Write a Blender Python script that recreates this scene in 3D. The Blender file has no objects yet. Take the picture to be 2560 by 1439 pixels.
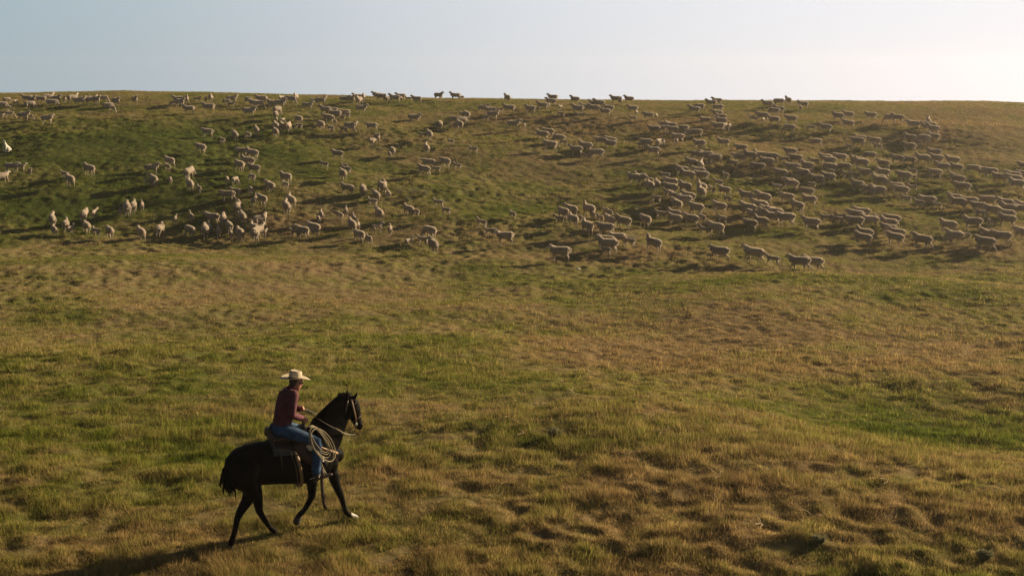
import bpy, bmesh, math, re, random
import numpy as np
from mathutils import Vector, Matrix, Euler

# ------------------------------------------------------------------ camera, sky, sun
SC = bpy.context.scene
C = SC.collection
F, CX, CY = 3000.0, 1280.0, 719.5            # focal length in photo pixels, photo centre
PITCH = math.atan((CY - 180) / F)
CAM_H = 7.1
cam = bpy.data.cameras.new("camera"); cam.sensor_width = 36; cam.lens = F / 2560 * 36
cam.clip_start = 0.5; cam.clip_end = 5000
cam_o = bpy.data.objects.new("camera", cam); C.objects.link(cam_o)
cam_o.location = (0, 0, CAM_H); cam_o.rotation_euler = (math.pi / 2 - PITCH, 0, 0)
SC.camera = cam_o

SUN_AZ = math.radians(57)                    # to the right of straight ahead
SUN_EL = math.radians(17)
SUN_DIR = Vector((math.sin(SUN_AZ) * math.cos(SUN_EL), math.cos(SUN_AZ) * math.cos(SUN_EL), math.sin(SUN_EL)))

w = bpy.data.worlds.new("World"); SC.world = w; w.use_nodes = True
nt = w.node_tree; nt.nodes.clear()
def N(t, tree=None, **k):
    n = (tree or nt).nodes.new(t)
    for a, b in k.items():
        setattr(n, a, b)
    return n
sky = N('ShaderNodeTexSky', sky_type='NISHITA', sun_disc=False)
sky.sun_elevation = SUN_EL; sky.sun_rotation = SUN_AZ
sky.altitude = 900; sky.air_density = 1.0; sky.dust_density = 2.5; sky.ozone_density = 2.0
bg = N('ShaderNodeBackground'); bg.inputs['Strength'].default_value = 0.041
# thin high cloud veil: flattens the blue and makes the side towards the sun white
geo = N('ShaderNodeNewGeometry')
dot = N('ShaderNodeVectorMath', operation='DOT_PRODUCT'); dot.inputs[1].default_value = -SUN_DIR
nt.links.new(geo.outputs['Incoming'], dot.inputs[0])
def ramp_of(sock, f0, f1, t0, t1, mode='SMOOTHSTEP'):
    q = N('ShaderNodeMapRange', interpolation_type=mode)
    for k_, v_ in (('From Min', f0), ('From Max', f1), ('To Min', t0), ('To Max', t1)): q.inputs[k_].default_value = v_
    nt.links.new(sock, q.inputs['Value']); return q.outputs[0]
veil = N('ShaderNodeMixRGB'); veil.inputs[1].default_value = (3.7, 4.7, 5.3, 1); veil.inputs[2].default_value = (9.3, 9.1, 9.6, 1)
nt.links.new(ramp_of(dot.outputs['Value'], .08, .88, 0, 1), veil.inputs[0])
sx = N('ShaderNodeSeparateXYZ'); nt.links.new(geo.outputs['Incoming'], sx.inputs[0])
mul = N('ShaderNodeMath', operation='MULTIPLY')
nt.links.new(ramp_of(sx.outputs['Z'], -.60, -.10, .12, 1), mul.inputs[0])     # the veil is brightest low down, thin overhead
nt.links.new(ramp_of(dot.outputs['Value'], -.6, .12, .35, 1), mul.inputs[1])  # and dim on the side away from the sun
vm = N('ShaderNodeVectorMath', operation='SCALE'); nt.links.new(veil.outputs[0], vm.inputs[0]); nt.links.new(mul.outputs[0], vm.inputs['Scale'])
mx = N('ShaderNodeMixRGB'); mx.inputs[0].default_value = 0.9
nt.links.new(sky.outputs[0], mx.inputs[1]); nt.links.new(vm.outputs[0], mx.inputs[2])
nt.links.new(mx.outputs[0], bg.inputs['Color'])
out = N('ShaderNodeOutputWorld'); nt.links.new(bg.outputs[0], out.inputs[0])

sun = bpy.data.lights.new("sun", 'SUN'); sun.energy = 5.0; sun.angle = math.radians(0.6); sun.color = (1.0, 0.78, 0.50)
sun_o = bpy.data.objects.new("sun", sun); C.objects.link(sun_o)
sun_o.rotation_euler = (-SUN_DIR).to_track_quat('-Z', 'Y').to_euler()
SC.view_settings.view_transform = 'Standard'; SC.view_settings.look = 'None'
SC.view_settings.exposure = 1.3; SC.view_settings.gamma = 1.0
SC.render.engine = 'CYCLES'

# ------------------------------------------------------------------ helpers
def tag(o, label=None, cat=None, group=None, kind=None):
    if label: o['label'] = label
    if cat: o['category'] = cat
    if group: o['group'] = group
    if kind: o['kind'] = kind
    return o

def mesh_from(verts, faces, name):
    me = bpy.data.meshes.new(name)
    me.from_pydata([tuple(v) for v in verts], [], [tuple(f) for f in faces]); me.update()
    return me

def link(name, me, parent=None, mats=()):
    me.name = name
    o = bpy.data.objects.new(name, me); C.objects.link(o)
    for m in mats: me.materials.append(m)
    if parent: o.parent = parent
    return o

class Blob:
    """collects closed tubes and ellipsoids; build() fuses them into one continuous skin"""
    def __init__(s): s.v = []; s.f = []
    def add(s, v, f):
        k = len(s.v); s.v += [tuple(map(float, q)) for q in v]; s.f += [tuple(i + k for i in q) for q in f]
    def tube(s, pts, rads, ref=(0, 0, 1), n=14):
        P = [np.array(p, float) for p in pts]; R = [(r, r) if np.isscalar(r) else r for r in rads]
        ref = np.array(ref, float); rings = []
        m = len(P); T = []
        for i in range(m):
            t = P[min(i + 1, m - 1)] - P[max(i - 1, 0)]; T.append(t / (np.linalg.norm(t) + 1e-9))
        def ring(c, t, ra, rb):
            a = np.cross(t, ref)
            if np.linalg.norm(a) < 1e-3: a = np.cross(t, np.array([1, .1, 0]))
            a /= np.linalg.norm(a); b = np.cross(a, t)
            return [c + a * ra * math.cos(q) + b * rb * math.sin(q) for q in np.linspace(0, 2 * math.pi, n, endpoint=False)]
        caps = (math.radians(75), math.radians(50), math.radians(25))
        r0 = min(R[0]); r1 = min(R[-1])
        for q in caps:
            rings.append(ring(P[0] - T[0] * r0 * math.sin(q), T[0], R[0][0] * math.cos(q), R[0][1] * math.cos(q)))
        for i in range(m): rings.append(ring(P[i], T[i], *R[i]))
        for q in reversed(caps):
            rings.append(ring(P[-1] + T[-1] * r1 * math.sin(q), T[-1], R[-1][0] * math.cos(q), R[-1][1] * math.cos(q)))
        v = [x for r in rings for x in r]; f = []
        for i in range(len(rings) - 1):
            for j in range(n):
                k = (j + 1) % n
                f.append((i * n + j, i * n + k, (i + 1) * n + k, (i + 1) * n + j))
        f.append(tuple(range(n - 1, -1, -1))); f.append(tuple((len(rings) - 1) * n + j for j in range(n)))
        s.add(v, f)
    def ball(s, c, r, rot=None):
        c = np.array(c, float); r = np.array((r, r, r) if np.isscalar(r) else r, float)
        M = np.array(rot if rot is not None else np.eye(3)); v = []; f = []; nu, nv = 14, 8
        for i in range(nv + 1):
            th = math.pi * (i + .02) / (nv + .04)
            for j in range(nu):
                ph = 2 * math.pi * j / nu
                v.append(c + M @ (r * np.array([math.sin(th) * math.cos(ph), math.sin(th) * math.sin(ph), math.cos(th)])))
        for i in range(nv):
            for j in range(nu):
                k = (j + 1) % nu; f.append((i * nu + j, (i + 1) * nu + j, (i + 1) * nu + k, i * nu + k))
        f.append(tuple(range(nu))); f.append(tuple(nv * nu + j for j in range(nu - 1, -1, -1)))
        s.add(v, f)
    def raw(s, name): return mesh_from(s.v, s.f, name)
    def build(s, name, voxel, smooth=4, fac=.5):
        me = s.raw(name); bm = bmesh.new(); bm.from_mesh(me); bmesh.ops.recalc_face_normals(bm, faces=bm.faces); bm.to_mesh(me); bm.free()
        o = bpy.data.objects.new('tmp', me); C.objects.link(o)
        r = o.modifiers.new('r', 'REMESH'); r.mode = 'VOXEL'; r.voxel_size = voxel; r.use_smooth_shade = True
        if smooth:
            q = o.modifiers.new('s', 'SMOOTH'); q.iterations = smooth; q.factor = fac
        bpy.context.view_layer.update()
        dg = bpy.context.evaluated_depsgraph_get()
        res = bpy.data.meshes.new_from_object(o.evaluated_get(dg)); res.name = name
        bpy.data.objects.remove(o); bpy.data.meshes.remove(me)
        res.materials.clear()
        for p in res.polygons: p.use_smooth = True
        return res

def grid_mesh(pts, name, thick=0.006, closed=False):
    """a thin sheet with real thickness from a grid of points"""
    n, m = len(pts), len(pts[0]); P = np.array(pts, float)
    du = np.gradient(P, axis=0); dv = np.gradient(P, axis=1)
    nn = np.cross(du, dv); nn /= (np.linalg.norm(nn, axis=2, keepdims=True) + 1e-9)
    A = P + nn * thick / 2; B = P - nn * thick / 2
    v = list(A.reshape(-1, 3)) + list(B.reshape(-1, 3)); f = []; K = n * m
    for i in range(n - 1):
        for j in range(m - 1):
            a = i * m + j; f.append((a, a + 1, a + m + 1, a + m)); f.append((K + a, K + a + m, K + a + m + 1, K + a + 1))
    edge = [(0, j) for j in range(m)] + [(i, m - 1) for i in range(1, n)] + [(n - 1, j) for j in range(m - 2, -1, -1)] + [(i, 0) for i in range(n - 2, 0, -1)]
    for q in range(len(edge)):
        a = edge[q]; b = edge[(q + 1) % len(edge)]
        ia = a[0] * m + a[1]; ib = b[0] * m + b[1]
        f.append((ib, ia, K + ia, K + ib))
    me = mesh_from(v, f, name)
    for p in me.polygons: p.use_smooth = True
    return me

# ------------------------------------------------------------------ materials
def mat(name, color, rough=.7, var=.25, scale=8, bump=0.0, bscale=60, sheen=0, spec=.3, metal=0, objvar=0.0, transl=0.0, dark=None):
    m = bpy.data.materials.new(name); m.use_nodes = True; t = m.node_tree; t.nodes.clear()
    b = N('ShaderNodeBsdfPrincipled', t); o = N('ShaderNodeOutputMaterial', t)
    b.inputs['Roughness'].default_value = rough; b.inputs['Metallic'].default_value = metal
    b.inputs['Specular IOR Level'].default_value = spec
    if sheen:
        b.inputs['Sheen Weight'].default_value = sheen; b.inputs['Sheen Roughness'].default_value = .5
        b.inputs['Sheen Tint'].default_value = (1, .95, .85, 1)
    tc = N('ShaderNodeTexCoord', t); nz = N('ShaderNodeTexNoise', t); nz.inputs['Scale'].default_value = scale; nz.inputs['Detail'].default_value = 5
    t.links.new(tc.outputs['Object'], nz.inputs['Vector'])
    mr = N('ShaderNodeMapRange', t); mr.inputs['From Min'].default_value = .3; mr.inputs['From Max'].default_value = .7
    t.links.new(nz.outputs['Fac'], mr.inputs['Value'])
    mxx = N('ShaderNodeMixRGB', t)
    d = dark or tuple(c * (1 - var) for c in color)
    mxx.inputs[1].default_value = (*d, 1); mxx.inputs[2].default_value = (*[min(1, c * (1 + var * .6)) for c in color], 1)
    t.links.new(mr.outputs[0], mxx.inputs[0]); last = mxx.outputs[0]
    if objvar:
        oi = N('ShaderNodeObjectInfo', t); mr2 = N('ShaderNodeMapRange', t)
        mr2.inputs['To Min'].default_value = 1 - objvar; mr2.inputs['To Max'].default_value = 1 + objvar
        t.links.new(oi.outputs['Random'], mr2.inputs['Value'])
        hs = N('ShaderNodeHueSaturation', t); t.links.new(mr2.outputs[0], hs.inputs['Value']); t.links.new(last, hs.inputs['Color']); last = hs.outputs[0]
    t.links.new(last, b.inputs['Base Color'])
    if bump:
        n2 = N('ShaderNodeTexNoise', t); n2.inputs['Scale'].default_value = bscale; n2.inputs['Detail'].default_value = 4
        t.links.new(tc.outputs['Object'], n2.inputs['Vector'])
        bp = N('ShaderNodeBump', t); bp.inputs['Strength'].default_value = bump; bp.inputs['Distance'].default_value = .02
        t.links.new(n2.outputs['Fac'], bp.inputs['Height']); t.links.new(bp.outputs[0], b.inputs['Normal'])
    if transl:
        tr = N('ShaderNodeBsdfTranslucent', t); t.links.new(last, tr.inputs['Color'])
        ms = N('ShaderNodeMixShader', t); ms.inputs[0].default_value = transl
        t.links.new(b.outputs[0], ms.inputs[1]); t.links.new(tr.outputs[0], ms.inputs[2]); t.links.new(ms.outputs[0], o.inputs[0])
    else: t.links.new(b.outputs[0], o.inputs[0])
    return m

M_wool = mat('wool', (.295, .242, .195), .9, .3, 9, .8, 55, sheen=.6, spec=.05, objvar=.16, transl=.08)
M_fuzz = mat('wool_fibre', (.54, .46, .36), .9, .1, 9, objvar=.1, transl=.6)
M_face = mat('sheep_face', (.33, .27, .20), .8, .15, 12, .2, 60, sheen=.3, spec=.2, objvar=.1)
M_dog = mat('dog_coat', (.52, .48, .40), .85, .12, 9, .8, 40, sheen=.5, spec=.1)
M_nose = mat('dog_nose', (.02, .02, .02), .5)
M_horse = mat('horse_coat', (.0030, .0019, .0013), .6, .4, 3, .3, 120, spec=.03)
M_mane = mat('horse_hair', (.0025, .0018, .0014), .8, .3, 20, .3, 90, spec=.02)
M_hoof = mat('hoof', (.03, .025, .02), .6, .4, 30)
M_hoofw = mat('hoof_pale', (.5, .46, .4), .6, .3, 30)
M_skin = mat('skin', (.27, .125, .075), .55, .15, 20)
M_shirt = mat('shirt_plaid', (.082, .018, .026), .85, .35, 14, .3, 90)
M_jeans = mat('denim', (.022, .055, .115), .9, .35, 12, .4, 150)
M_hat = mat('straw', (.50, .42, .29), .75, .12, 40, .6, 160, transl=.1)
M_band = mat('hat_band', (.05, .035, .025), .6)
M_hair = mat('hair', (.03, .02, .015), .7)
M_boot = mat('boot_leather', (.045, .028, .018), .5, .4, 12)
M_leather = mat('saddle_leather', (.040, .020, .011), .5, .4, 14, .3, 60)
M_dleather = mat('dark_leather', (.045, .028, .018), .5, .4, 14)
M_tan = mat('tan_leather', (.20, .12, .06), .6, .3, 18)
M_blanket = mat('saddle_blanket', (.05, .055, .05), .95, .4, 30, .5, 120)
M_fleece = mat('fleece_edge', (.12, .10, .08), .95, .2, 30, .6, 90)
M_rope = mat('rope', (.29, .24, .14), .7, .25, 80, .7, 300)
M_metal = mat('metal', (.5, .48, .45), .3, .1, 20, metal=.9, spec=.5)
M_glass = mat('dark_lens', (.01, .01, .01), .1, .1, 5, spec=.6)

# ------------------------------------------------------------------ terrain
rng = np.random.default_rng(7)
PERM = rng.permutation(512)
GA = rng.uniform(0, 2 * np.pi, 512); GX = np.cos(GA); GY = np.sin(GA)
def noise(x, y, seed=0):
    x = np.asarray(x, float) + seed * 17.31; y = np.asarray(y, float) - seed * 9.73
    xi = np.floor(x).astype(int); yi = np.floor(y).astype(int); fx = x - xi; fy = y - yi
    def g(i, j, dx, dy):
        h = PERM[(PERM[i & 511] + j) & 511]; return GX[h] * dx + GY[h] * dy
    u = fx * fx * fx * (fx * (fx * 6 - 15) + 10); v = fy * fy * fy * (fy * (fy * 6 - 15) + 10)
    a = g(xi, yi, fx, fy); b = g(xi + 1, yi, fx - 1, fy); c = g(xi, yi + 1, fx, fy - 1); d = g(xi + 1, yi + 1, fx - 1, fy - 1)
    return (a * (1 - u) + b * u) * (1 - v) + (c * (1 - u) + d * u) * v

KY = np.array([-80, 5, 16, 18.5, 23.5, 33, 44, 60, 69, 77, 86, 98, 108, 117, 123, 130, 150, 200, 300, 700], float)
KD = np.array([7.4, 7.1, 7.1, 7.1, 7.36, 8.0, 8.83, 9.55, 9.6, 8.6, 7.07, 5.5, 3.88, 2.95, 2.75, 2.95, 4.6, 11, 24, 60], float)
def _tangents():
    h = np.diff(KY); d = np.diff(KD) / h; m = np.zeros_like(KY)
    for i in range(1, len(KY) - 1):
        if d[i - 1] * d[i] > 0:
            w1 = 2 * h[i] + h[i - 1]; w2 = h[i] + 2 * h[i - 1]; m[i] = (w1 + w2) / (w1 / d[i - 1] + w2 / d[i])
    m[-1] = d[-1]; return m
KM = _tangents()
def base_drop(Y):
    Y = np.clip(Y, KY[0], KY[-1]); i = np.clip(np.searchsorted(KY, Y) - 1, 0, len(KY) - 2)
    h = KY[i + 1] - KY[i]; t = (Y - KY[i]) / h
    return (2 * t**3 - 3 * t**2 + 1) * KD[i] + (t**3 - 2 * t**2 + t) * h * KM[i] + (-2 * t**3 + 3 * t**2) * KD[i + 1] + (t**3 - t**2) * h * KM[i + 1]
SX = (np.array([-400, 0, 330, 700, 1000, 1250, 1600, 2000, 2250, 2450, 2560, 3000]) - CX) / F
SD = np.array([240, 237, 231, 238, 246, 250, 254, 254, 256, 255, 260, 275]) - 251.0
HORSE = (-3.485, 17.761)
def smooth01(x): x = np.clip(x, 0, 1); return x * x * (3 - 2 * x)
def bumps(X, Y):
    """small hummocks and tussocks, metres"""
    a = noise(X / 1.7, Y / 1.7, 1); b = noise(X / .75, Y / .75, 2)
    a2 = noise(X / 3.6, Y / 3.0, 5)
    rough = .55 + .9 * np.clip(noise(X / 9, Y / 9, 6) + .35, 0, 1)
    return (rough * (.105 * np.maximum(a, -.2) + .10 * b + .09 * noise(X / .38, Y / .38, 7)) + .09 * a2) * (.8 + .2 * smooth01((Y - 40) / 20))
def height(X, Y):
    X = np.asarray(X, float); Y = np.asarray(Y, float)
    d = base_drop(Y)
    s = X / np.maximum(Y, 20)
    d = d + np.interp(s, SX, SD) / F * Y * smooth01((Y - 70) / 45) * (1 - .9 * smooth01((Y - 140) / 60))
    z = CAM_H - d
    far = smooth01((Y - 100) / 20)
    near = 1 - smooth01((np.hypot(X - HORSE[0], Y - HORSE[1]) - 1.6) / 2.2)
    z = z + .9 * noise(X / 23, Y / 15, 3) * smooth01((Y - 22) / 15) * (1 - .93 * far)
    z = z + .40 * noise(X / 9, Y / 7, 4) * (1 - .8 * far) * (.3 + .7 * smooth01((Y - 28) / 15)) * (1 - near)
    z = z + bumps(X, Y) * (1 - .85 * near) * (1 - .55 * far)
    # low swell in the right foreground
    z = z + .30 * np.exp(-((X - 3.8) / 4.5)**2 - ((Y - 24 + .45 * (X - 3)) / 4.2)**2)
    z = z - .5 * np.exp(-((X - 9.5) / 4.5)**2 - ((Y - 26.5) / 4.0)**2)      # shallow green dip behind it
    return z

def ray(px, py):
    u = (px - CX) / F; v = -(py - CY) / F
    return np.array([u, math.cos(PITCH) + v * math.sin(PITCH), -math.sin(PITCH) + v * math.cos(PITCH)])
YS = np.arange(10, 126, .2)
def ground_at(px, py):
    """the point of the hillside seen from the drone at this place of the photo"""
    for k in range(14):
        d = ray(px, py + k * 1.5); X = d[0] / d[1] * YS; zr = CAM_H + d[2] / d[1] * YS
        hit = np.nonzero(height(X, YS) >= zr)[0]
        if len(hit): break
    i = hit[0] if len(hit) else len(YS) - 8
    Y = YS[max(i, 1)]; a, b = YS[max(i - 1, 0)], Y
    if len(hit):
        for _ in range(12):
            m = (a + b) / 2; X = d[0] / d[1] * m
            if height(X, m) >= CAM_H + d[2] / d[1] * m: b = m
            else: a = m
        Y = b
    X = d[0] / d[1] * Y
    return float(X), float(Y), float(height(X, Y))

# greener and drier patches of the pasture: world centre, world radii, amount (minus = green)
ZONES = []
for px, py, rx, ry, a in [(1430, 860, 170, 22, .5), (1700, 930, 150, 30, .45), (1900, 1040, 150, 30, .45), (2130, 1130, 170, 28, .45), (350, 380, 420, 70, -.5), (300, 780, 350, 50, -.3), (250, 490, 380, 80, -1.1), (1250, 520, 170, 25, -.6), (2000, 480, 260, 50, -.2), (1500, 420, 500, 60, .2), (500, 340, 620, 80, -.6),
                          (400, 900, 600, 110, -.45), (850, 880, 300, 40, -.25), (1750, 820, 800, 120, .35), (2250, 930, 450, 60, .2), (1300, 740, 700, 60, .1), (2300, 1075, 330, 45, -.55), (1900, 690, 450, 18, -.3), (250, 1180, 380, 150, -.25),
                          (2350, 730, 220, 50, -.5), (1350, 640, 600, 30, .4), (1420, 600, 40, 10, .8), (1560, 900, 260, 60, .45), (1650, 1150, 420, 130, .3), (1600, 1360, 600, 90, .15),
                          (2420, 310, 330, 70, .55), (1400, 300, 500, 45, .35), (850, 700, 350, 40, .25), (2300, 620, 300, 40, .3), (100, 250, 400, 12, .4), (1000, 1030, 300, 70, .2), (2300, 1280, 300, 60, .3)]:
    x0, y0, _ = ground_at(px, py); ya = ground_at(px, py - ry)[1]; yb = ground_at(px, py + ry)[1]
    ZONES.append((x0, y0, rx * y0 / F, max(1.0, abs(ya - yb) / 2), a))
def dryness(X, Y):
    v = .60 + .46 * noise(X / 14, Y / 11, 11) + .5 * noise(X / 4.5, Y / 3.6, 12) + .38 * noise(X / 1.4, Y / 1.3, 13) + .38 * noise(X / .5, Y / .45, 14)
    for x0, y0, rx, ry, a in ZONES:
        v = v + a * np.exp(-((X - x0) / rx)**2 - ((Y - y0) / ry)**2) * .6
    return v

def photo_row_of(Y):
    dl = np.arctan2(base_drop(Y), Y) - PITCH
    return CY + F * np.tan(dl)
rows_y = list(np.linspace(-60, 12, 30))
yy = 12.0
while yy < 132:
    rows_y.append(yy); yy += max(.05, .0032 * yy if yy < 70 else .2)
rows_y += list(np.geomspace(133, 300, 30))
rows_y = np.array(rows_y)
sc = np.concatenate([-np.geomspace(1.6, .56, 18)[:-1], np.linspace(-.55, .55, 700), np.geomspace(.56, 1.6, 18)[1:]])
Wy = np.sqrt(rows_y**2 + 12**2)
GXX = sc[None, :] * Wy[:, None]; GYY = np.repeat(rows_y[:, None], len(sc), 1)
GZZ = height(GXX, GYY)
nr, nc = GXX.shape
me = bpy.data.meshes.new('hillside')
me.vertices.add(nr * nc); me.vertices.foreach_set('co', np.stack([GXX, GYY, GZZ], -1).astype('f').ravel())
idx = (np.arange(nr - 1)[:, None] * nc + np.arange(nc - 1)[None, :]).ravel()
quads = np.stack([idx, idx + 1, idx + nc + 1, idx + nc], 1).astype('i')
me.loops.add(quads.size); me.loops.foreach_set('vertex_index', quads.ravel())
me.polygons.add(len(quads)); me.polygons.foreach_set('loop_start', np.arange(0, quads.size, 4, dtype='i'))
me.polygons.foreach_set('use_smooth', np.ones(len(quads), bool)); me.update()
at = me.attributes.new('dry', 'FLOAT', 'POINT'); at.data.foreach_set('value', dryness(GXX, GYY).astype('f').ravel())

def grass_nodes(name, ground):
    m = bpy.data.materials.new(name); m.use_nodes = True; t = m.node_tree; t.nodes.clear()
    o = N('ShaderNodeOutputMaterial', t)
    a = N('ShaderNodeAttribute', t, attribute_name='dry')
    add = N('ShaderNodeMath', t, operation='ADD')
    t.links.new(a.outputs['Fac'], add.inputs[0])
    cr = N('ShaderNodeValToRGB', t); e = cr.color_ramp.elements
    stops = [(0.0, (.080, .108, .013)), (.25, (.130, .140, .022)), (.5, (.180, .168, .040)), (.75, (.235, .188, .064)), (1.0, (.245, .170, .072))]
    e[0].position = 0; e[0].color = (*stops[0][1], 1); e[1].position = 1; e[1].color = (*stops[-1][1], 1)
    for p, c in stops[1:-1]:
        q = e.new(p); q.color = (*c, 1)
    if ground:
        nz = N('ShaderNodeTexNoise', t); nz.inputs['Scale'].default_value = 6; nz.inputs['Detail'].default_value = 8; nz.inputs['Roughness'].default_value = .7
        gm = N('ShaderNodeNewGeometry', t); t.links.new(gm.outputs['Position'], nz.inputs['Vector'])
        mp = N('ShaderNodeMapRange', t); mp.inputs['To Min'].default_value = -.35; mp.inputs['To Max'].default_value = .35
        t.links.new(nz.outputs['Fac'], mp.inputs['Value']); t.links.new(mp.outputs[0], add.inputs[1])
        t.links.new(add.outputs[0], cr.inputs[0])
        hs = N('ShaderNodeHueSaturation', t); hs.inputs['Value'].default_value = .66; hs.inputs['Saturation'].default_value = .85
        t.links.new(cr.outputs[0], hs.inputs['Color'])
        b = N('ShaderNodeBsdfDiffuse', t); t.links.new(hs.outputs[0], b.inputs['Color'])
        bp = N('ShaderNodeBump', t); bp.inputs['Distance'].default_value = .05; bp.inputs['Strength'].default_value = .8
        t.links.new(nz.outputs['Fac'], bp.inputs['Height']); t.links.new(bp.outputs[0], b.inputs['Normal'])
        t.links.new(b.outputs[0], o.inputs[0])
    else:
        r = N('ShaderNodeAttribute', t, attribute_name='rnd')
        mp = N('ShaderNodeMapRange', t); mp.inputs['To Min'].default_value = -.30; mp.inputs['To Max'].default_value = .30
        t.links.new(r.outputs['Fac'], mp.inputs['Value']); t.links.new(mp.outputs[0], add.inputs[1])
        t.links.new(add.outputs[0], cr.inputs[0])
        r2 = N('ShaderNodeAttribute', t, attribute_name='val')
        hs = N('ShaderNodeHueSaturation', t); t.links.new(r2.outputs['Fac'], hs.inputs['Value']); t.links.new(cr.outputs[0], hs.inputs['Color'])
        b = N('ShaderNodeBsdfDiffuse', t); t.links.new(hs.outputs[0], b.inputs['Color'])
        tr = N('ShaderNodeBsdfTranslucent', t); t.links.new(hs.outputs[0], tr.inputs['Color'])
        ms = N('ShaderNodeMixShader', t); ms.inputs[0].default_value = .42
        t.links.new(b.outputs[0], ms.inputs[1]); t.links.new(tr.outputs[0], ms.inputs[2]); t.links.new(ms.outputs[0], o.inputs[0])
    return m
tag(link('hillside', me, None, [grass_nodes('pasture_ground', True)]), kind='structure')

# ------------------------------------------------------------------ grass (stuff): real blades, coarser tufts far away
NB = 2100000
tabY = np.linspace(13.5, 127, 3000); tabR = photo_row_of(tabY)
order = np.argsort(tabR)
uu = rng.uniform(0, 1, NB)
Yr = np.interp(235 + (1560 - 235) * uu**1.0, tabR[order], tabY[order])
Yr = Yr * rng.uniform(.985, 1.015, NB)
kk = rng.uniform(0, 1, NB) < .12                       # the last stretch up to and over the crest
Yr[kk] = rng.uniform(95, 131, kk.sum())
Xr = rng.uniform(-.56, .56, NB) * Yr
# pull blades towards tussock centres
bn = bumps(Xr, Yr); e = .12
gx = (bumps(Xr + e, Yr) - bn) / e; gy = (bumps(Xr, Yr + e) - bn) / e
pull = rng.uniform(0, .35, NB); Xr = Xr + gx * pull; Yr = Yr + gy * pull
bx = Xr; by = Yr; bz = height(bx, by)
hn = np.clip(.5 + 1.3 * noise(bx / .8, by / .8, 21) + .7 * noise(bx / 5, by / 5, 22), 0, 1)
h = (.045 + .115 * hn**1.5) * rng.uniform(.55, 1.35, NB) * (1 - .45 * smooth01((by - 30) / 35))
bare = (noise(bx / 1.9, by / 1.6, 55) + .4 * noise(bx / .4, by / .4, 56)) > .36
h[bare] *= .35
tall = rng.uniform(0, 1, NB) < .03
h[tall] *= 1.8
wd = np.maximum(.0075, by * .00038) * rng.uniform(.6, 1.5, NB); wd[tall] *= .6
dr = dryness(bx, by) + .12 * np.where(hn < .35, 1, 0) + .35 * tall + .25 * bare
clump = 1 + .7 * noise(bx / .17, by / .17, 40) + .5 * noise(bx / .4, by / .4, 41) + .35 * noise(bx / 1.1, by / 1.1, 42)
az = rng.uniform(0, 2 * np.pi, NB); ln = np.abs(rng.normal(.50, .48, NB))
lx = np.cos(az) * ln - gx * 1.2 + .7 * noise(bx / .9, by / .9, 31) - .10
ly = np.sin(az) * ln - gy * 1.2 + .7 * noise(bx / .9, by / .9, 32)
nrm = np.sqrt(1 + lx**2 + ly**2)
sa = rng.uniform(0, np.pi, NB); sxv = np.cos(sa) * wd / 2; syv = np.sin(sa) * wd / 2
co = np.empty((NB, 3, 3), 'f')
co[:, 0] = np.stack([bx - sxv, by - syv, bz - .012], 1); co[:, 1] = np.stack([bx + sxv, by + syv, bz - .012], 1)
co[:, 2] = np.stack([bx + lx / nrm * h, by + ly / nrm * h, bz + h / nrm], 1)
me = bpy.data.meshes.new('grass'); me.vertices.add(NB * 3); me.vertices.foreach_set('co', co.ravel())
me.loops.add(NB * 3); me.loops.foreach_set('vertex_index', np.arange(NB * 3, dtype='i'))
me.polygons.add(NB); me.polygons.foreach_set('loop_start', np.arange(0, NB * 3, 3, dtype='i')); me.update()
for nm, arr in (('dry', dr), ('rnd', rng.uniform(0, 1, NB)), ('val', np.clip(rng.normal(1.0, .42, NB) * clump, .3, 2.2) + .7 * tall)):
    at = me.attributes.new(nm, 'FLOAT', 'FACE'); at.data.foreach_set('value', arr.astype('f'))
tag(link('grass', me, None, [grass_nodes('grass_blade', False)]), 'short dry and green pasture grass covering the whole hillside', 'grass', kind='stuff')
del co

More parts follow.
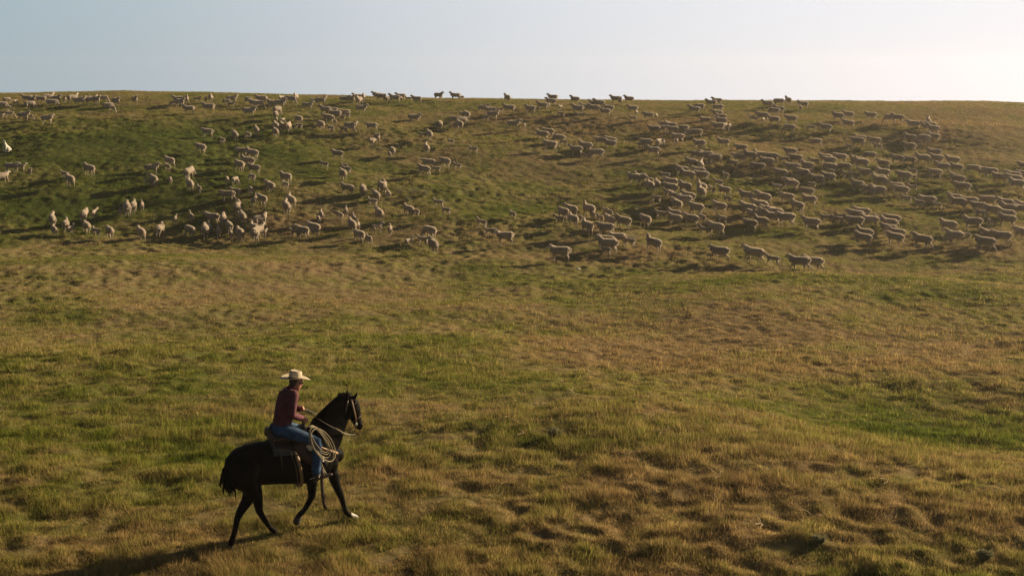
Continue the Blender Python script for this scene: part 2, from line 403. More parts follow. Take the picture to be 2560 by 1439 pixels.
# ------------------------------------------------------------------ sheep, lambs, dog
def sheep_mesh(name, lamb=False, pose='s', yaw=0.0, step=0.0, lift=1.0, voxel=.02):
    """one continuous skin; +x is forward, feet on z = 0"""
    B = Blob(); face_from = None
    L = .80 if not lamb else .70           # body thickness factor
    k = L / .80
    lie = pose == 'd'
    dz = -.30 if lie else 0.0
    bt = [(-.50, .62, .08, .07), (-.46, .605, .140, .135), (-.38, .595, .180, .185), (-.22, .585, .195, .20), (0, .575, .205, .215), (.20, .58, .20, .20), (.33, .60, .18, .165), (.43, .625, .135, .125)]
    if lamb: bt = [(x * .92, z + .05, rz * .72, ry * .70) for x, z, rz, ry in bt]
    B.tube([(x, 0, z + dz) for x, z, rz, ry in bt], [(ry, rz) for x, z, rz, ry in bt])
    yc, ys = math.cos(yaw), math.sin(yaw)
    def turn(x, z, px=.40):               # bend neck and head sideways
        return (px + (x - px) * yc, (x - px) * ys, z + dz)
    nt_ = .8 if lamb else 1.0
    if pose == 'g':
        neck = [(.30, .60), (.44, .50), (.56, .34), (.62, .22)]; nr_ = [(.12, .15), (.09, .12), (.07, .09), (.06, .07)]
        head = [(.60, .23), (.66, .14), (.72, .04)]; ears = (.60, .25)
    else:
        up = .085 * lift
        neck = [(.26, .62), (.40, .68 + up * .3), (.49, .75 + up * .7), (.54, .79 + up)]; nr_ = [(.14, .175), (.12, .155), (.095, .12), (.078, .095)]
        head = [(.54, .805 + up), (.61, .795 + up), (.705, .72 + up)]; ears = (.535, .845 + up)
    B.tube([turn(x, z) for x, z in neck], [(a * nt_, b * nt_) for a, b in nr_])
    B.tube([turn(x, z) for x, z in head], [(.072, .082), (.064, .074), (.042, .046)])
    hy = yaw * 1.25
    for s in (-1, 1):
        cx0, cy0, cz0 = turn(*ears)
        px_, py_ = -math.sin(hy) * s, math.cos(hy) * s
        B.tube([(cx0 + px_ * .045, cy0 + py_ * .045, cz0), (cx0 + px_ * .10, cy0 + py_ * .10, cz0 + .004), (cx0 + px_ * .165, cy0 + py_ * .165, cz0 - .018)],
               [(.016, .016), (.030, .014), (.012, .010)], n=8)
    ly = .10 * k
    lg = .85 if lamb else 1.0
    if lie:
        for s in (-1, 1):
            B.tube([(.30, s * .12, .20), (.42, s * .15, .07), (.24, s * .17, .03)], [.06, .032, .022], ref=(0, 1, 0))
            B.tube([(-.30, s * .13, .22), (-.12, s * .20, .11), (-.36, s * .22, .04), (-.22, s * .23, .025)], [.12, .07, .03, .022], ref=(0, 1, 0))
    else:
        for s in (-1, 1):
            fw = step * .15 * s; hw = -step * .17 * s
            bend = .06 * step if s > 0 else 0
            B.tube([(.31, s * ly, .50), (.31 + fw * .3, s * ly, .37), (.325 + fw * .65, s * ly, .235), (.315 + fw * .9 - bend, s * ly, .06 + bend * .4), (.335 + fw, s * ly, .012 + bend * .5)],
                   [(.07 * k, .10 * k), (.05 * k, .06 * k), .030 * lg, .021 * lg, .027 * lg], ref=(0, 1, 0))
            B.tube([(-.33, s * ly, .52), (-.30 + hw * .2, s * ly * 1.05, .40), (-.35 + hw * .55, s * ly, .31), (-.42 + hw * .8, s * ly, .225), (-.385 + hw, s * ly, .06), (-.365 + hw, s * ly, .012)],
                   [(.10 * k, .15 * k), (.075 * k, .10 * k), (.042 * k, .052 * k), .030 * lg, .021 * lg, .027 * lg], ref=(0, 1, 0))
    if lamb: B.tube([(-.44, 0, .66), (-.50, 0, .58), (-.51, 0, .46)], [.03, .024, .015], ref=(0, 1, 0))
    else: B.tube([(-.48, 0, .66 + dz), (-.545, 0, .60 + dz)], [.035, .022], ref=(0, 1, 0))
    me = B.build(name, voxel, 3)
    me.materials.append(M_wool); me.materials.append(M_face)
    hp = np.array(turn(*head[1])); n = len(me.polygons); ce = np.empty(n * 3); me.polygons.foreach_get('center', ce); ce = ce.reshape(-1, 3)
    b0 = np.array(turn(*ears)); hd = hp - b0
    isf = (np.linalg.norm(ce - hp, axis=1) < .17) & (((ce - b0) @ hd) / (np.linalg.norm(hd)**2) > -.05)
    isf |= (np.linalg.norm(ce - b0, axis=1) < .20) & (np.abs((ce - b0) @ np.array([-math.sin(hy), math.cos(hy), 0])) > .07)
    if not lie: isf |= ce[:, 2] < .27
    if pose == 'g': isf &= ~((ce[:, 2] < .27) & (ce[:, 0] > .45) & (np.linalg.norm(ce - hp, axis=1) > .2))
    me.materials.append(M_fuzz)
    # short wool fibres standing off the fleece
    nv = len(me.vertices); co = np.empty(nv * 3); me.vertices.foreach_get('co', co); co = co.reshape(-1, 3)
    nn = np.empty(n * 3); me.polygons.foreach_get('normal', nn); nn = nn.reshape(-1, 3)
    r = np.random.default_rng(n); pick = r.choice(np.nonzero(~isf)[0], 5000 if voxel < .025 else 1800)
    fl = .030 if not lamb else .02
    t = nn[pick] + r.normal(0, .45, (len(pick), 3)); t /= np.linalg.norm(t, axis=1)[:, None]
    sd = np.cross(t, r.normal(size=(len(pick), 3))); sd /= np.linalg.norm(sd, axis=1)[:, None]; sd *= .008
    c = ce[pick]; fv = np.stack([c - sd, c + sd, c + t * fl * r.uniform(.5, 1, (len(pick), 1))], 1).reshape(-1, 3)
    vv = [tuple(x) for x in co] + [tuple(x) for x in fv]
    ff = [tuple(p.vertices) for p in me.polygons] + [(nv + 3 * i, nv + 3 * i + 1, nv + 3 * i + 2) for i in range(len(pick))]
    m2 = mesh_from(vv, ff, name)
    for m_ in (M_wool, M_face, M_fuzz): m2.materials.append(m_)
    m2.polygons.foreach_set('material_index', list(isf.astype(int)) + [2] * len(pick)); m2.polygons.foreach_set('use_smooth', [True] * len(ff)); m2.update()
    bpy.data.meshes.remove(me)
    return m2

EW = {'s': [sheep_mesh('sheep', yaw=0.0, lift=.35), sheep_mesh('sheep', yaw=.6, lift=.3), sheep_mesh('sheep', yaw=-.5, lift=.7), sheep_mesh('sheep', yaw=.1, lift=-.7, step=.6), sheep_mesh('sheep', yaw=-.1, lift=-.2, step=-.7)],
      'w': [sheep_mesh('sheep', lift=.1, step=1.2), sheep_mesh('sheep', yaw=.1, lift=.5, step=-1.1)],
      'g': [sheep_mesh('sheep', pose='g'), sheep_mesh('sheep', pose='g', yaw=.3, step=.5)],
      'd': [sheep_mesh('sheep', pose='d', lift=.6)]}
LA = {'s': [sheep_mesh('lamb', True, yaw=0.0, lift=.9), sheep_mesh('lamb', True, yaw=.5, lift=.6), sheep_mesh('lamb', True, yaw=-.45, lift=.5, step=.7)],
      'w': [sheep_mesh('lamb', True, lift=.6, step=1.2)],
      'g': [sheep_mesh('lamb', True, pose='g'), sheep_mesh('lamb', True, pose='g', yaw=-.3, step=.5)]}
EW_FAR = {'s': sheep_mesh('sheep', yaw=.2, lift=.8, voxel=.03), 'g': sheep_mesh('sheep', pose='g', voxel=.03)}

# what the photo shows, counted tile by tile: place, kind, pose and heading (0 right, 90 away, 180 left, 270 towards us)
FLOCK = """0 0 150,320lg20 315,355lg60 645,335es300 560,310es180 610,435eg10 50,430eg0 170,480lg10 90,590ls350 200,625lg350 10,640ls0 480,670es350 600,650lg340 950,745es330 835,320es160 1050,400eg0 1130,310es320 970,290es10 1300,305ls270 1460,310es30 1600,370es5 1690,330es330 1840,350es20 1930,350es300 2060,305eg345 2320,380es300 2170,470eg0 2240,500lg330
0 1 140,340es280 1010,330es180 1040,400es300 930,385lg180 1170,330es280 1380,305ls0 1565,295ls90 1655,300es270 1220,525es180 1620,510es180 2080,330es0 1980,355lg10 2070,410ls350 2410,345eg300 2520,400es180 2420,590es0 1580,990es165 1460,1310es130 1890,1130ls120 2140,1070es110 2400,1030lg130 2570,970es100 2300,1400es150 2480,1440es140
0 2 120,330es180 40,420eg0 340,410es180 490,400es0 530,330es250 680,340eg350 800,295es260 1030,460es350 1170,330ls180 1300,350es5 1770,330es340 1910,320es300 2040,280es190 2070,350es250 2150,290es270 2430,260es170 2500,280es180 430,540eg45 400,650eg90 410,720ls270 545,740ls250 400,900es95 520,880es95 650,900es80 390,990es100 850,740eg120 860,840lg150 1290,840eg110 1440,720es140 1390,560es160 1590,640es175 1540,560eg175 1780,600es170 1810,620lg150 1735,680ls290 1580,745ls110 1500,900ls130 2100,515ed0 1890,890es350 1750,925ls150 1880,900lg10 2320,880es170 2350,1160es250 2425,1130es280 1630,1445es150
0 3 20,300es270 95,310ls230 220,320es180 340,270es185 355,285ls270 500,295ls180 660,330es180 1085,250es330 1135,252ls270 1430,262es200 1540,265ls160 2465,305es120 1650,640es110 1555,610ls120 1980,520es340 2140,560es180 2170,660es340 2030,670ls30 2320,515ls330 2510,530es175 600,640ed0 1120,840eg95 1440,760eg150 1430,830lg170 1500,840es110 1560,770eg30 900,1050es115 790,1050ls200 850,1330es95 1340,1160ls140 1780,1330ls150 170,1370eg105 110,1410ls95 2590,850es0
0 4 245,830ls260 370,530es175 610,465es175 735,420ls270 780,390es170 820,300es175 975,470ls250 980,600ls160 1260,335es150 1320,530es175 1370,640lw180 1480,500es175 1640,410es180 1740,420es175 1640,520es175 1930,520es175 1860,590es175 2080,325es180 2165,345es270 2340,335es165 2420,520es175 2490,575ls250 2410,700ls175 610,1050es165 720,1010es160 930,1130eg170 1030,1180lg170 760,1280es175 1290,1360es165 1470,1300es165 1520,1440ls200 1700,1430eg170 1770,1190es160 1960,1170es170 1960,1235es170
0 5 160,650es175 325,645ls270 1080,545es170 1180,480eg175 1430,400es175 1540,360es170 1560,500eg165 1540,620es175 1620,700es170 1620,780es150 1310,770es175 1570,900es175 1710,850ls250 1790,845lg250 2260,695ls175 2440,680es175 2460,720ls260 2550,430es180 500,850eg175 620,880es175 290,960es180 410,930eg170 660,950es175 760,1100es170 730,1140ls270 860,930eg180 940,960lg180 1120,1010eg165 120,1220es175 40,1250ls0 380,1190es260 460,1170ls270 270,1380es165 1190,1250es170 1670,1200es170 1150,1475eg175 1330,1480es160 2020,1330es165 1980,1500es170 2200,1480es170
0 6 215,380eg170 400,350es120 700,430es175 645,475ls100 210,540es175 120,560eg175 120,745es175 460,735es175 420,925eg165 860,905lg180 1140,925es175 1390,690es160 1600,655es165 1600,825es165 2060,665es175 2440,720eg165 950,1195es170 1780,1190es165 1830,1150es165 2120,1190es160 2190,1265lw160 1610,1260ls160
0 7 30,715es170 350,860es170 640,790es100 670,880es170 600,900es175 730,950es170 740,1095es170 640,1105ls175 550,1125eg150 270,1120es170 260,1280es170 430,1210ls160 770,1440es170
1 0 240,420es350 410,410ls350 605,470ls280 60,640es30 1400,690es110 1310,560ls130 1790,500es135 1710,1400es75 1735,1625es95 1900,1345ls60 2410,1280ls80 2530,1270es85
1 1 480,450es0 830,330es130 790,400ls125 510,690es110 420,700ls150 850,650lg90 1220,560es60 1300,495lg80 1240,780es95 1420,830ls110 2230,400es120 2400,330es150 2520,470es150 1990,690lg100 2150,660lg60 2480,600lg130 2160,900ls150 2010,1000es155 2455,860lg95 2515,1075ls80 120,1220es75 285,1180ls95 0,1260es90 955,1460ls80 1265,1400ls110 1700,1440es155 2290,1440es95 2205,1230es80
1 2 1370,340ls150 1770,380ls150 1810,470ls140 1740,590es110 1830,880es145 2140,900eg95 2400,990es115 2510,840eg110 2330,1110ls155 600,660es130 590,750ls115 280,820es115 120,1090es115 0,1010ls90 700,1120es115 610,1260es95 1310,1370ls95 1250,1440ls100 1680,1365ls115 1805,1310ls100 2460,1370es100
1 3 800,510es150 900,360es165 800,470lg10 1040,450ls160 1220,340es140 1470,365ls160 90,920ls95 0,830es95 490,1310es130 640,1310ls130 1090,1130ls160 1240,1305ls150 2570,1360ls125
1 4 1530,1330es120 1610,1350ls110 1760,1430ls115 1890,1300ls130 1950,1330ls120 1950,1530es120 2220,1560es150 1180,1330es140 1030,1370es130 1220,1500es120 950,1460ls170 1340,1440ls120 1500,1660es125 2450,660es160 2570,650es155
1 5 1020,330es150 1210,400es100 1500,270eg175 1870,330lw165 1700,540ls130 830,500es165 1170,520es170 940,620es165 1230,610es170 510,575lw175 200,700ls120 200,810es110 340,780es110 590,860es150 620,760es155 900,850es140 960,1050es145 1220,850es120 1220,940es110 1430,860ls130 1560,740ls155 1680,900es145 1750,1040ls140 570,930ls150 320,1040lg150 700,1050es150 890,1110es155 720,1180es120 1120,1290es145 1580,1220es150 2130,1030es145 2450,1060es145 2380,1230es155 2150,1290es155 2290,1400es150 2520,1400es150 2570,1340es155 2200,1600es145 2410,1550es160 410,1370ls140 680,1380es150 690,1490es150 1010,1520es150 100,1520es130 1230,1430lg120 1640,1450ls140 1510,1710es150 1290,1690ls150 2400,190es170 2370,430es160
1 6 70,220es172 -20,330es172 440,120es175 540,280es170 320,240ls175 920,290lw175 1140,260es170 1230,310es172 1420,235es170 1780,330es168 1860,370es165 2030,190eg175 2290,370es165 2290,560es165 1230,440eg165 1520,430eg170 490,450es170 780,420es165 810,480ls150 240,570es165 680,560es160 540,610ls150 980,690es160 1200,650es160 1250,500ls155 1580,570ls160 1720,560ls150 1930,540es160 2210,680es155 2230,720es158 860,760lg165 400,740es160 460,800es158 170,810ls160 780,930es155 820,1110es160 370,1060es150 570,1240es145 1780,800es160 2010,910es160 2190,920es160 2560,830es165 2640,920es160 1880,1380es165 1740,1420es165 1740,1560es165 2030,1540es168 1170,1450lw170 1390,1470lw160 1480,1430ls160 860,1590es165 2460,1500es168 370,1500es165 80,1470es165 130,1400es160
1 7 240,270es172 530,260es172 800,260es165 10,270es175 930,430es162 1120,300es165 1200,440es162 1550,460eg175 1720,520ls165 1880,540es168 770,570es165 1160,560ls165 1220,690es162 1310,860es168 320,500ls165 310,610ls160 150,640es160 330,810ls160 200,1045ls155 2060,660es168 2340,620es170 2520,600es165 2340,720es170 2400,810es170 2560,420es165 620,1140es168 460,1150ls165 820,1160ls170 1170,1060es168 1470,1150es165 1230,1170es165 1840,1110es165 2180,1200es160 2240,1290es165 1640,1230es165 1680,1340ls160 1920,1320es165 2190,1400es168 2210,1540es165 1910,1530ls150 1540,1580es170 1040,1620es168 2480,1300es165 2540,1240es165
2 0 1060,400es100 1090,580ls100 1330,480es85 1420,560ls60 1930,600ls115 2200,630es100
2 1 260,650es100 650,570es75 1240,610eg110 1550,590es100 1640,490ls80 1810,590ls95 2020,500es100 1920,400es90 2065,670ls95 2240,690es95 2550,680es85 2530,560es120
2 2 60,620es60 130,630ls20 100,400es30 800,625ls160 930,630es125 1080,580lg130 1150,560es120 1920,500es100 1955,330ls95 2045,470ls80 2070,700es130 2260,750ls110 2430,520ls30
2 3 125,550ls95 500,790ls60 780,760ls170 910,640eg120 980,910es100 1960,400ls140 2140,600ls165 2430,765es180
2 4 970,1080es175 1870,580es165 2120,770es175 1880,840es165 1930,940es160 1880,980ls150 2350,825ls150 2370,770ls150
2 5 260,880es140 1590,1070ew165 2260,1110ew165 2650,1170lw165
2 6 630,1280ew165 900,1285ew170 1890,790es145 1920,690es160 2220,350ls150 2400,560es160 2560,660es165 2530,740es160 2400,480es165
2 7 510,830ew162 1020,780lw175 1160,740ew165 1370,700ls150 1770,900ew168 1860,740es170 2110,775es175 2520,700es150"""
animals = []
for ln in FLOCK.strip().split('\n'):
    p = ln.split(); s0, t0 = int(p[0]), int(p[1])
    for q in p[2:]:
        m = re.match(r'(-?\d+),(\d+)([el])([swgd])(\d+)', q)
        animals.append([t0 * 320 + int(m[1]) / 8, [220, 380, 520][s0] + int(m[2]) / 8, m[3], m[4], int(m[5])])
R = random.Random(5)
for a in animals:
    X, Y, Z = ground_at(a[0], a[1]); a += [X, Y, Z]
far_ewes = sorted([a for a in animals if a[2] == 'e'], key=lambda a: -a[6])[:max(0, sum(a[2] == 'e' for a in animals) - 300)]
far_ids = {id(a) for a in far_ewes}

# ---- labels
def heading_words(h):
    h %= 360
    if h < 22 or h >= 338: return 'facing right'
    if h < 68: return 'angled away right'
    if h < 113: return 'seen from behind'
    if h < 153: return 'angled away left'
    if h < 203: return 'facing left'
    if h < 248: return 'angled towards us left'
    if h < 293: return 'facing us'
    return 'angled towards us right'
ROW = [(262, 'on the skyline'), (300, 'just below the ridge'), (345, 'on upper slope'), (395, 'below upper slope'), (445, 'on middle slope'), (500, 'low on middle slope'), (555, 'on lower slope'), (610, 'at foot of slope'), (900, 'at flock front')]
COL = ['far left', 'left', 'centre left', 'left of centre', 'right of centre', 'centre right', 'right', 'far right']
POSE = {'s': 'standing', 'w': 'walking', 'g': 'grazing', 'd': 'lying down'}
ORD = ['leftmost', 'second', 'third', 'fourth', 'fifth', 'sixth', 'seventh', 'eighth', 'ninth', 'tenth', 'eleventh', 'twelfth', 'thirteenth', 'fourteenth', 'fifteenth', 'sixteenth']
cells = {}
for a in animals:
    if id(a) in far_ids: continue
    row = next(t for y, t in ROW if a[1] < y); col = COL[max(0, min(7, int(a[0] // 320)))]
    cells.setdefault((a[2], a[3], heading_words(a[4]), row, col), []).append(a)
labels = {}
for (k, p, hw, row, col), lst in cells.items():
    lst.sort(key=lambda a: a[0])
    kind = {'e': 'sheep', 'l': 'lamb'}[k]
    for i, a in enumerate(lst):
        base = f"{POSE[p]} {kind} {hw}, {row}, {col}"
        if len(lst) > 1:
            base += (', leftmost there' if i == 0 else ', rightmost there' if i == len(lst) - 1 else f', {ORD[i]} from left')
        elif k == 'e':
            near = [b for b in animals if b[2] == 'l' and abs(b[0] - a[0]) < 26 and abs(b[1] - a[1]) < 14]
            if len(near) == 1: base += ', lamb alongside'
        labels[id(a)] = base

def place(o, a, sc):
    hd = math.radians(a[4] + R.uniform(-9, 9)) - math.atan2(a[5], a[6])
    dx, dy = math.cos(hd), math.sin(hd)
    sl = math.atan2(float(height(a[5] + dx * .5, a[6] + dy * .5)) - float(height(a[5] - dx * .5, a[6] - dy * .5)), 1.0)
    o.rotation_euler = (0, -max(-.13, min(.13, sl * .6)), hd)
    zc = (float(height(a[5] + dx * .3, a[6] + dy * .3)) + float(height(a[5] - dx * .3, a[6] - dy * .3))) / 2
    o.location = (a[5], a[6], zc + .03); o.scale = (sc, sc * R.uniform(.92, 1.10), sc * R.uniform(.98, 1.06))
far_v, far_f, far_m = [], [], []; off = 0
for a in animals:
    if id(a) in far_ids:
        me = EW_FAR['g' if a[3] == 'g' else 's']
        o = bpy.data.objects.new('tmp', None); place(o, a, R.uniform(.88, 1.0)); M = np.array(Matrix.LocRotScale(o.location, o.rotation_euler, o.scale)); bpy.data.objects.remove(o)
        v = np.empty(len(me.vertices) * 3); me.vertices.foreach_get('co', v); v = v.reshape(-1, 3) @ M[:3, :3].T + M[:3, 3]
        far_v.append(v); far_f += [tuple(i + off for i in p.vertices) for p in me.polygons]; far_m += [p.material_index for p in me.polygons]; off += len(v)
        continue
    src = (EW if a[2] == 'e' else LA)[a[3]]
    o = bpy.data.objects.new('sheep' if a[2] == 'e' else 'lamb', R.choice(src)); C.objects.link(o)
    place(o, a, R.uniform(.88, 1.02) if a[2] == 'e' else R.uniform(.60, .74))
    tag(o, labels[id(a)], 'sheep' if a[2] == 'e' else 'lamb', 'sheep spread over the grassy hillside' if a[2] == 'e' else 'lambs among the flock')
if far_v:
    me = mesh_from(np.concatenate(far_v), far_f, 'far_sheep'); me.materials.append(M_wool); me.materials.append(M_face); me.materials.append(M_fuzz)
    me.polygons.foreach_set('material_index', far_m); me.polygons.foreach_set('use_smooth', [True] * len(far_f))
    tag(link('far_sheep', me), 'rest of the flock, smallest sheep strung along the ridge', 'sheep', kind='stuff')

# white guard dog sitting up at the left edge
D = Blob()
D.tube([(-.28, 0, .18), (-.16, 0, .26), (0, 0, .40), (.10, 0, .55), (.14, 0, .66)], [(.17, .15), (.20, .20), (.18, .19), (.15, .16), (.11, .12)])
D.tube([(.12, 0, .62), (.17, 0, .76), (.20, 0, .86)], [(.12, .13), (.105, .11), (.10, .10)])
D.ball((.21, 0, .88), (.12, .105, .10)); D.tube([(.25, 0, .87), (.36, 0, .83)], [(.06, .06), (.042, .04)])
for s in (-1, 1):
    D.tube([(.14, s * .10, .50), (.17, s * .11, .25), (.17, s * .11, .05), (.22, s * .11, .03)], [.07, .05, .042, .045], ref=(0, 1, 0))
    D.tube([(-.18, s * .14, .22), (.02, s * .19, .16), (-.06, s * .19, .05), (.06, s * .19, .035)], [.14, .10, .05, .045], ref=(0, 1, 0))
    D.tube([(.17, s * .08, .95), (.18, s * .125, .90), (.19, s * .125, .82)], [.02, .03, .02], ref=(1, 0, 0))
D.tube([(-.30, 0, .14), (-.48, .02, .06), (-.70, .08, .05), (-.86, .14, .05)], [.06, .075, .07, .03])
dog = link('dog', D.build('dog', .018, 3), None, [M_dog])
X, Y, Z = ground_at(17, 379)
dog.location = (X, Y, Z - .02); dog.rotation_euler = (0, 0, math.radians(240)); dog.scale = (.92, .92, .92)
tag(dog, 'white shaggy guard dog sitting upright in green grass at left edge', 'dog')
Bn = Blob(); Bn.ball((.40, 0, .845), (.022, .026, .02)); link('nose', Bn.raw('nose'), dog, [M_nose])

# ------------------------------------------------------------------ low sagebrush, pale stone, dead stalks
M_sage = mat('sage_leaf', (.19, .19, .10), .85, .3, 6, transl=.35)
M_twig = mat('dry_twig', (.30, .22, .13), .9, .3, 10)
def sage_mesh(seed, hgt):
    r = np.random.default_rng(seed); v = []; f = []
    for _ in range(70):
        a = r.uniform(0, 6.28); sp = r.uniform(0, .55) * hgt; hh = hgt * r.uniform(.5, 1)
        base = np.array([math.cos(a) * sp * .5, math.sin(a) * sp * .5, 0]); tip = np.array([math.cos(a) * sp * 1.6, math.sin(a) * sp * 1.6, hh])
        for q in range(26):
            t = r.uniform(.25, 1); c = base + (tip - base) * t; d = r.normal(size=3); d[2] = abs(d[2]) + .5; d /= np.linalg.norm(d); s = np.cross(d, r.normal(size=3)); s /= np.linalg.norm(s)
            k = len(v); v += [c - s * .007, c + s * .007, c + d * .045]; f.append((k, k + 1, k + 2))
    return mesh_from(v, f, 'sagebrush')
def stem_mesh(seed, hgt):
    r = np.random.default_rng(seed); B = Blob()
    for _ in range(9):
        a = r.uniform(0, 6.28); B.tube([(0, 0, -.02), (math.cos(a) * hgt * .3, math.sin(a) * hgt * .3, hgt * .5), (math.cos(a) * hgt * .6, math.sin(a) * hgt * .6, hgt * .8)], [.01, .007, .003], ref=(1, .3, 0), n=6)
    return B.raw('stem')
for i, (px, py, hg, lb) in enumerate([(999, 486, .55, 'grey green sagebrush, leftmost of the row beside the left hand flock'), (1036, 489, .6, 'widest grey green sagebrush in the middle of the row'), (1061, 490, .4, 'small grey green sagebrush at the right end of the row'),
                                      (1020, 505, .35, 'small sagebrush tuft below the row of three bushes'), (1388, 1095, .20, 'low grey sagebrush in the brown tussocks right of the horse'), (2045, 1360, .14, 'pale grey green bush among dry tussocks near the bottom right'),
                                      (2460, 1400, .16, 'broad dull sagebrush at the bottom right corner')]):
    X, Y, Z = ground_at(px, py)
    r_ = bpy.data.objects.new('sagebrush', None); C.objects.link(r_); r_.location = (X, Y, Z); r_.rotation_euler = (0, 0, i * 1.3)
    tag(r_, lb, 'bush', 'sagebrush dotted over the pasture')
    link('foliage', sage_mesh(i, hg), r_, [M_sage]); link('stem', stem_mesh(i, hg), r_, [M_twig])
S = Blob(); S.ball((0, 0, .03), (.12, .08, .05)); S.ball((.05, .03, .05), (.07, .06, .04))
st = link('stone', S.build('stone', .015, 2), None, [mat('pale_stone', (.55, .52, .47), .8, .2, 12)])
st.location = ground_at(1445, 674); tag(st, 'small pale stone in the grass below the nearest sheep', 'stone')
M_straw = mat('dead_stalk', (.55, .42, .24), .8, .2, 6, transl=.2)
r = np.random.default_rng(3)
spots = [(1430, 985), (1405, 960), (1350, 1020), (1275, 1050), (1300, 1065), (1405, 1165), (1655, 1085), (1760, 1090), (1785, 1255), (1310, 1090), (2030, 1300), (2190, 1310), (1905, 1320), (2320, 1175), (1750, 1075), (1800, 1200), (2220, 1210)]
def stalk_label(px, py):
    where = lambda q: ('high in the foreground' if q[1] < 1060 else 'in the middle foreground' if q[1] < 1180 else 'low in the foreground')
    side = lambda q: ('left of the horse' if q[0] < 600 else 'right of the horse' if q[0] < 1360 else 'right of centre' if q[0] < 1700 else 'towards the right' if q[0] < 2000 else 'far right')
    same = sorted(q for q in spots if where(q) == where((px, py)) and side(q) == side((px, py))); n_ = same.index((px, py))
    o_ = '' if len(same) == 1 else ', leftmost there' if n_ == 0 else ', rightmost there' if n_ == len(same) - 1 else f', {ORD[n_]} from left'
    return f"bleached bent dead stalks {where((px, py))}, {side((px, py))}{o_}"
for i, (px, py) in enumerate(spots):
    B = Blob()
    for _ in range(4 if i % 3 else 7):
        a = r.uniform(0, 6.28); l = r.uniform(.14, .30); el = r.uniform(.2, 1.2); p = np.array([0, 0, 0.0]); pts = [p]
        for q in range(5):
            a += r.normal(0, .3); el -= r.uniform(0, .35); p = p + l / 5 * np.array([math.cos(a) * math.cos(el), math.sin(a) * math.cos(el), math.sin(el)]); pts.append(p)
        B.tube(pts, [.0055, .005, .005, .0045, .004, .003], ref=(.3, .2, 1), n=5)
    o = link('dead_stalks', B.raw('dead_stalks'), None, [M_straw]); X, Y, Z = ground_at(px, py); o.location = (X, Y, Z + .05)
    tag(o, stalk_label(px, py), 'dead stalks', 'bleached dead stalks in the foreground grass')

# ------------------------------------------------------------------ horse and rider share one frame: +x = heading, +y = left, feet at z = 0
TH = math.radians(28)
HO = np.array([HORSE[0], HORSE[1], 0.0]); HA = np.array([math.cos(TH), math.sin(TH), 0]); HB = np.array([-math.sin(TH), math.cos(TH), 0])
def P(zx, zy, ly):
    """measured outline point of the horse/rider at sideways offset ly -> local metres"""
    d = ray(540 + zx / 2.8786, 900 + zy / 2.8786); c = np.array([0, 0, CAM_H])
    t = (ly - np.dot(c - HO, HB)) / np.dot(d, HB); q = c + t * d - HO
    return np.array([q @ HA, ly, q[2]])
def frame(o):
    o.location = HO; o.rotation_euler = (0, 0, TH); return o
horse = frame(bpy.data.objects.new('horse', None)); C.objects.link(horse)
tag(horse, 'black horse walking uphill to the right under a rider', 'horse')

SECT = np.array([  # x, zc, half height, half width
    (-.95, 1.20, .05, .05), (-.91, 1.21, .16, .13), (-.80, 1.22, .25, .22), (-.62, 1.23, .315, .275), (-.42, 1.225, .335, .29), (-.2, 1.20, .335, .30),
    (.05, 1.175, .345, .305), (.25, 1.165, .37, .295), (.45, 1.19, .38, .26), (.60, 1.21, .33, .235), (.71, 1.20, .26, .20), (.80, 1.17, .13, .13)])
def barrel(x, ang, off=0.0):
    """point on the horse's trunk, ang 0 = spine, + towards the left side"""
    zc = np.interp(x, SECT[:, 0], SECT[:, 1]); rz = np.interp(x, SECT[:, 0], SECT[:, 2]) + off; ry = np.interp(x, SECT[:, 0], SECT[:, 3]) + off
    return np.array([x, ry * math.sin(ang), zc + rz * math.cos(ang)])
H = Blob()
H.tube([(x, 0, z) for x, z, a, b in SECT], [(b, a) for x, z, a, b in SECT], n=24)
H.tube([P(735, 600, 0), P(790, 530, 0), P(833, 455, 0), P(872, 385, 0), P(906, 322, 0), P(930, 285, 0)], [(.23, .32), (.185, .305), (.14, .25), (.115, .21), (.098, .178), (.088, .14)], n=20)
H.tube([P(938, 272, 0), P(972, 325, 0), P(992, 375, 0), P(1010, 425, 0), P(1024, 462, 0), P(1032, 478, 0)], [(.085, .105), (.10, .135), (.085, .118), (.062, .085), (.06, .068), (.05, .055)], n=18)
H.ball(P(948, 385, -.055), (.10, .045, .10)); H.ball(P(948, 385, .055), (.10, .045, .10))        # cheeks
for s in (-1, 1):
    H.ball(P(1047, 470, s * .035), .028)                                                             # nostrils
    H.ball(P(1002, 305, s * .085), (.034, .020, .028))                                               # brow over the eye
    H.ball((.66, s * .10, 1.08), (.15, .11, .19)); H.ball((.52, s * .19, 1.14), (.16, .075, .26))     # chest, shoulder
    H.ball((-.66, s * .15, 1.17), (.25, .13, .32)); H.ball((-.40, s * .2, 1.34), (.14, .10, .14))     # thigh, hip
e1 = P(938, 258, .06); e1t = P(946, 203, .075); e2 = P(998, 268, -.07); e2t = P(1021, 223, -.085)
for a, b in ((e1, e1t), (e2, e2t)): H.tube([a - (b - a) * .2, a * .55 + b * .45, b], [(.030, .024), (.032, .018), (.006, .006)], ref=(1, .2, 0), n=10)
def leg(pts, rads):
    rads = [(a_ * 1.13 + .002, b_ * 1.13 + .002) for a_, b_ in rads]
    H.tube(pts, rads, ref=(0, 1, 0), n=14)
leg([(-.64, -.15, 1.25), (-.70, -.155, 1.02), P(252, 945, -.15), P(218, 1020, -.15), P(168, 1100, -.15), P(150, 1150, -.15), P(136, 1230, -.14), P(112, 1305, -.14), P(104, 1335, -.14), P(100, 1352, -.14)],
    [(.15, .22), (.14, .20), (.10, .145), (.072, .092), (.050, .068), (.040, .050), (.033, .037), (.040, .045), (.034, .038), (.045, .048)])
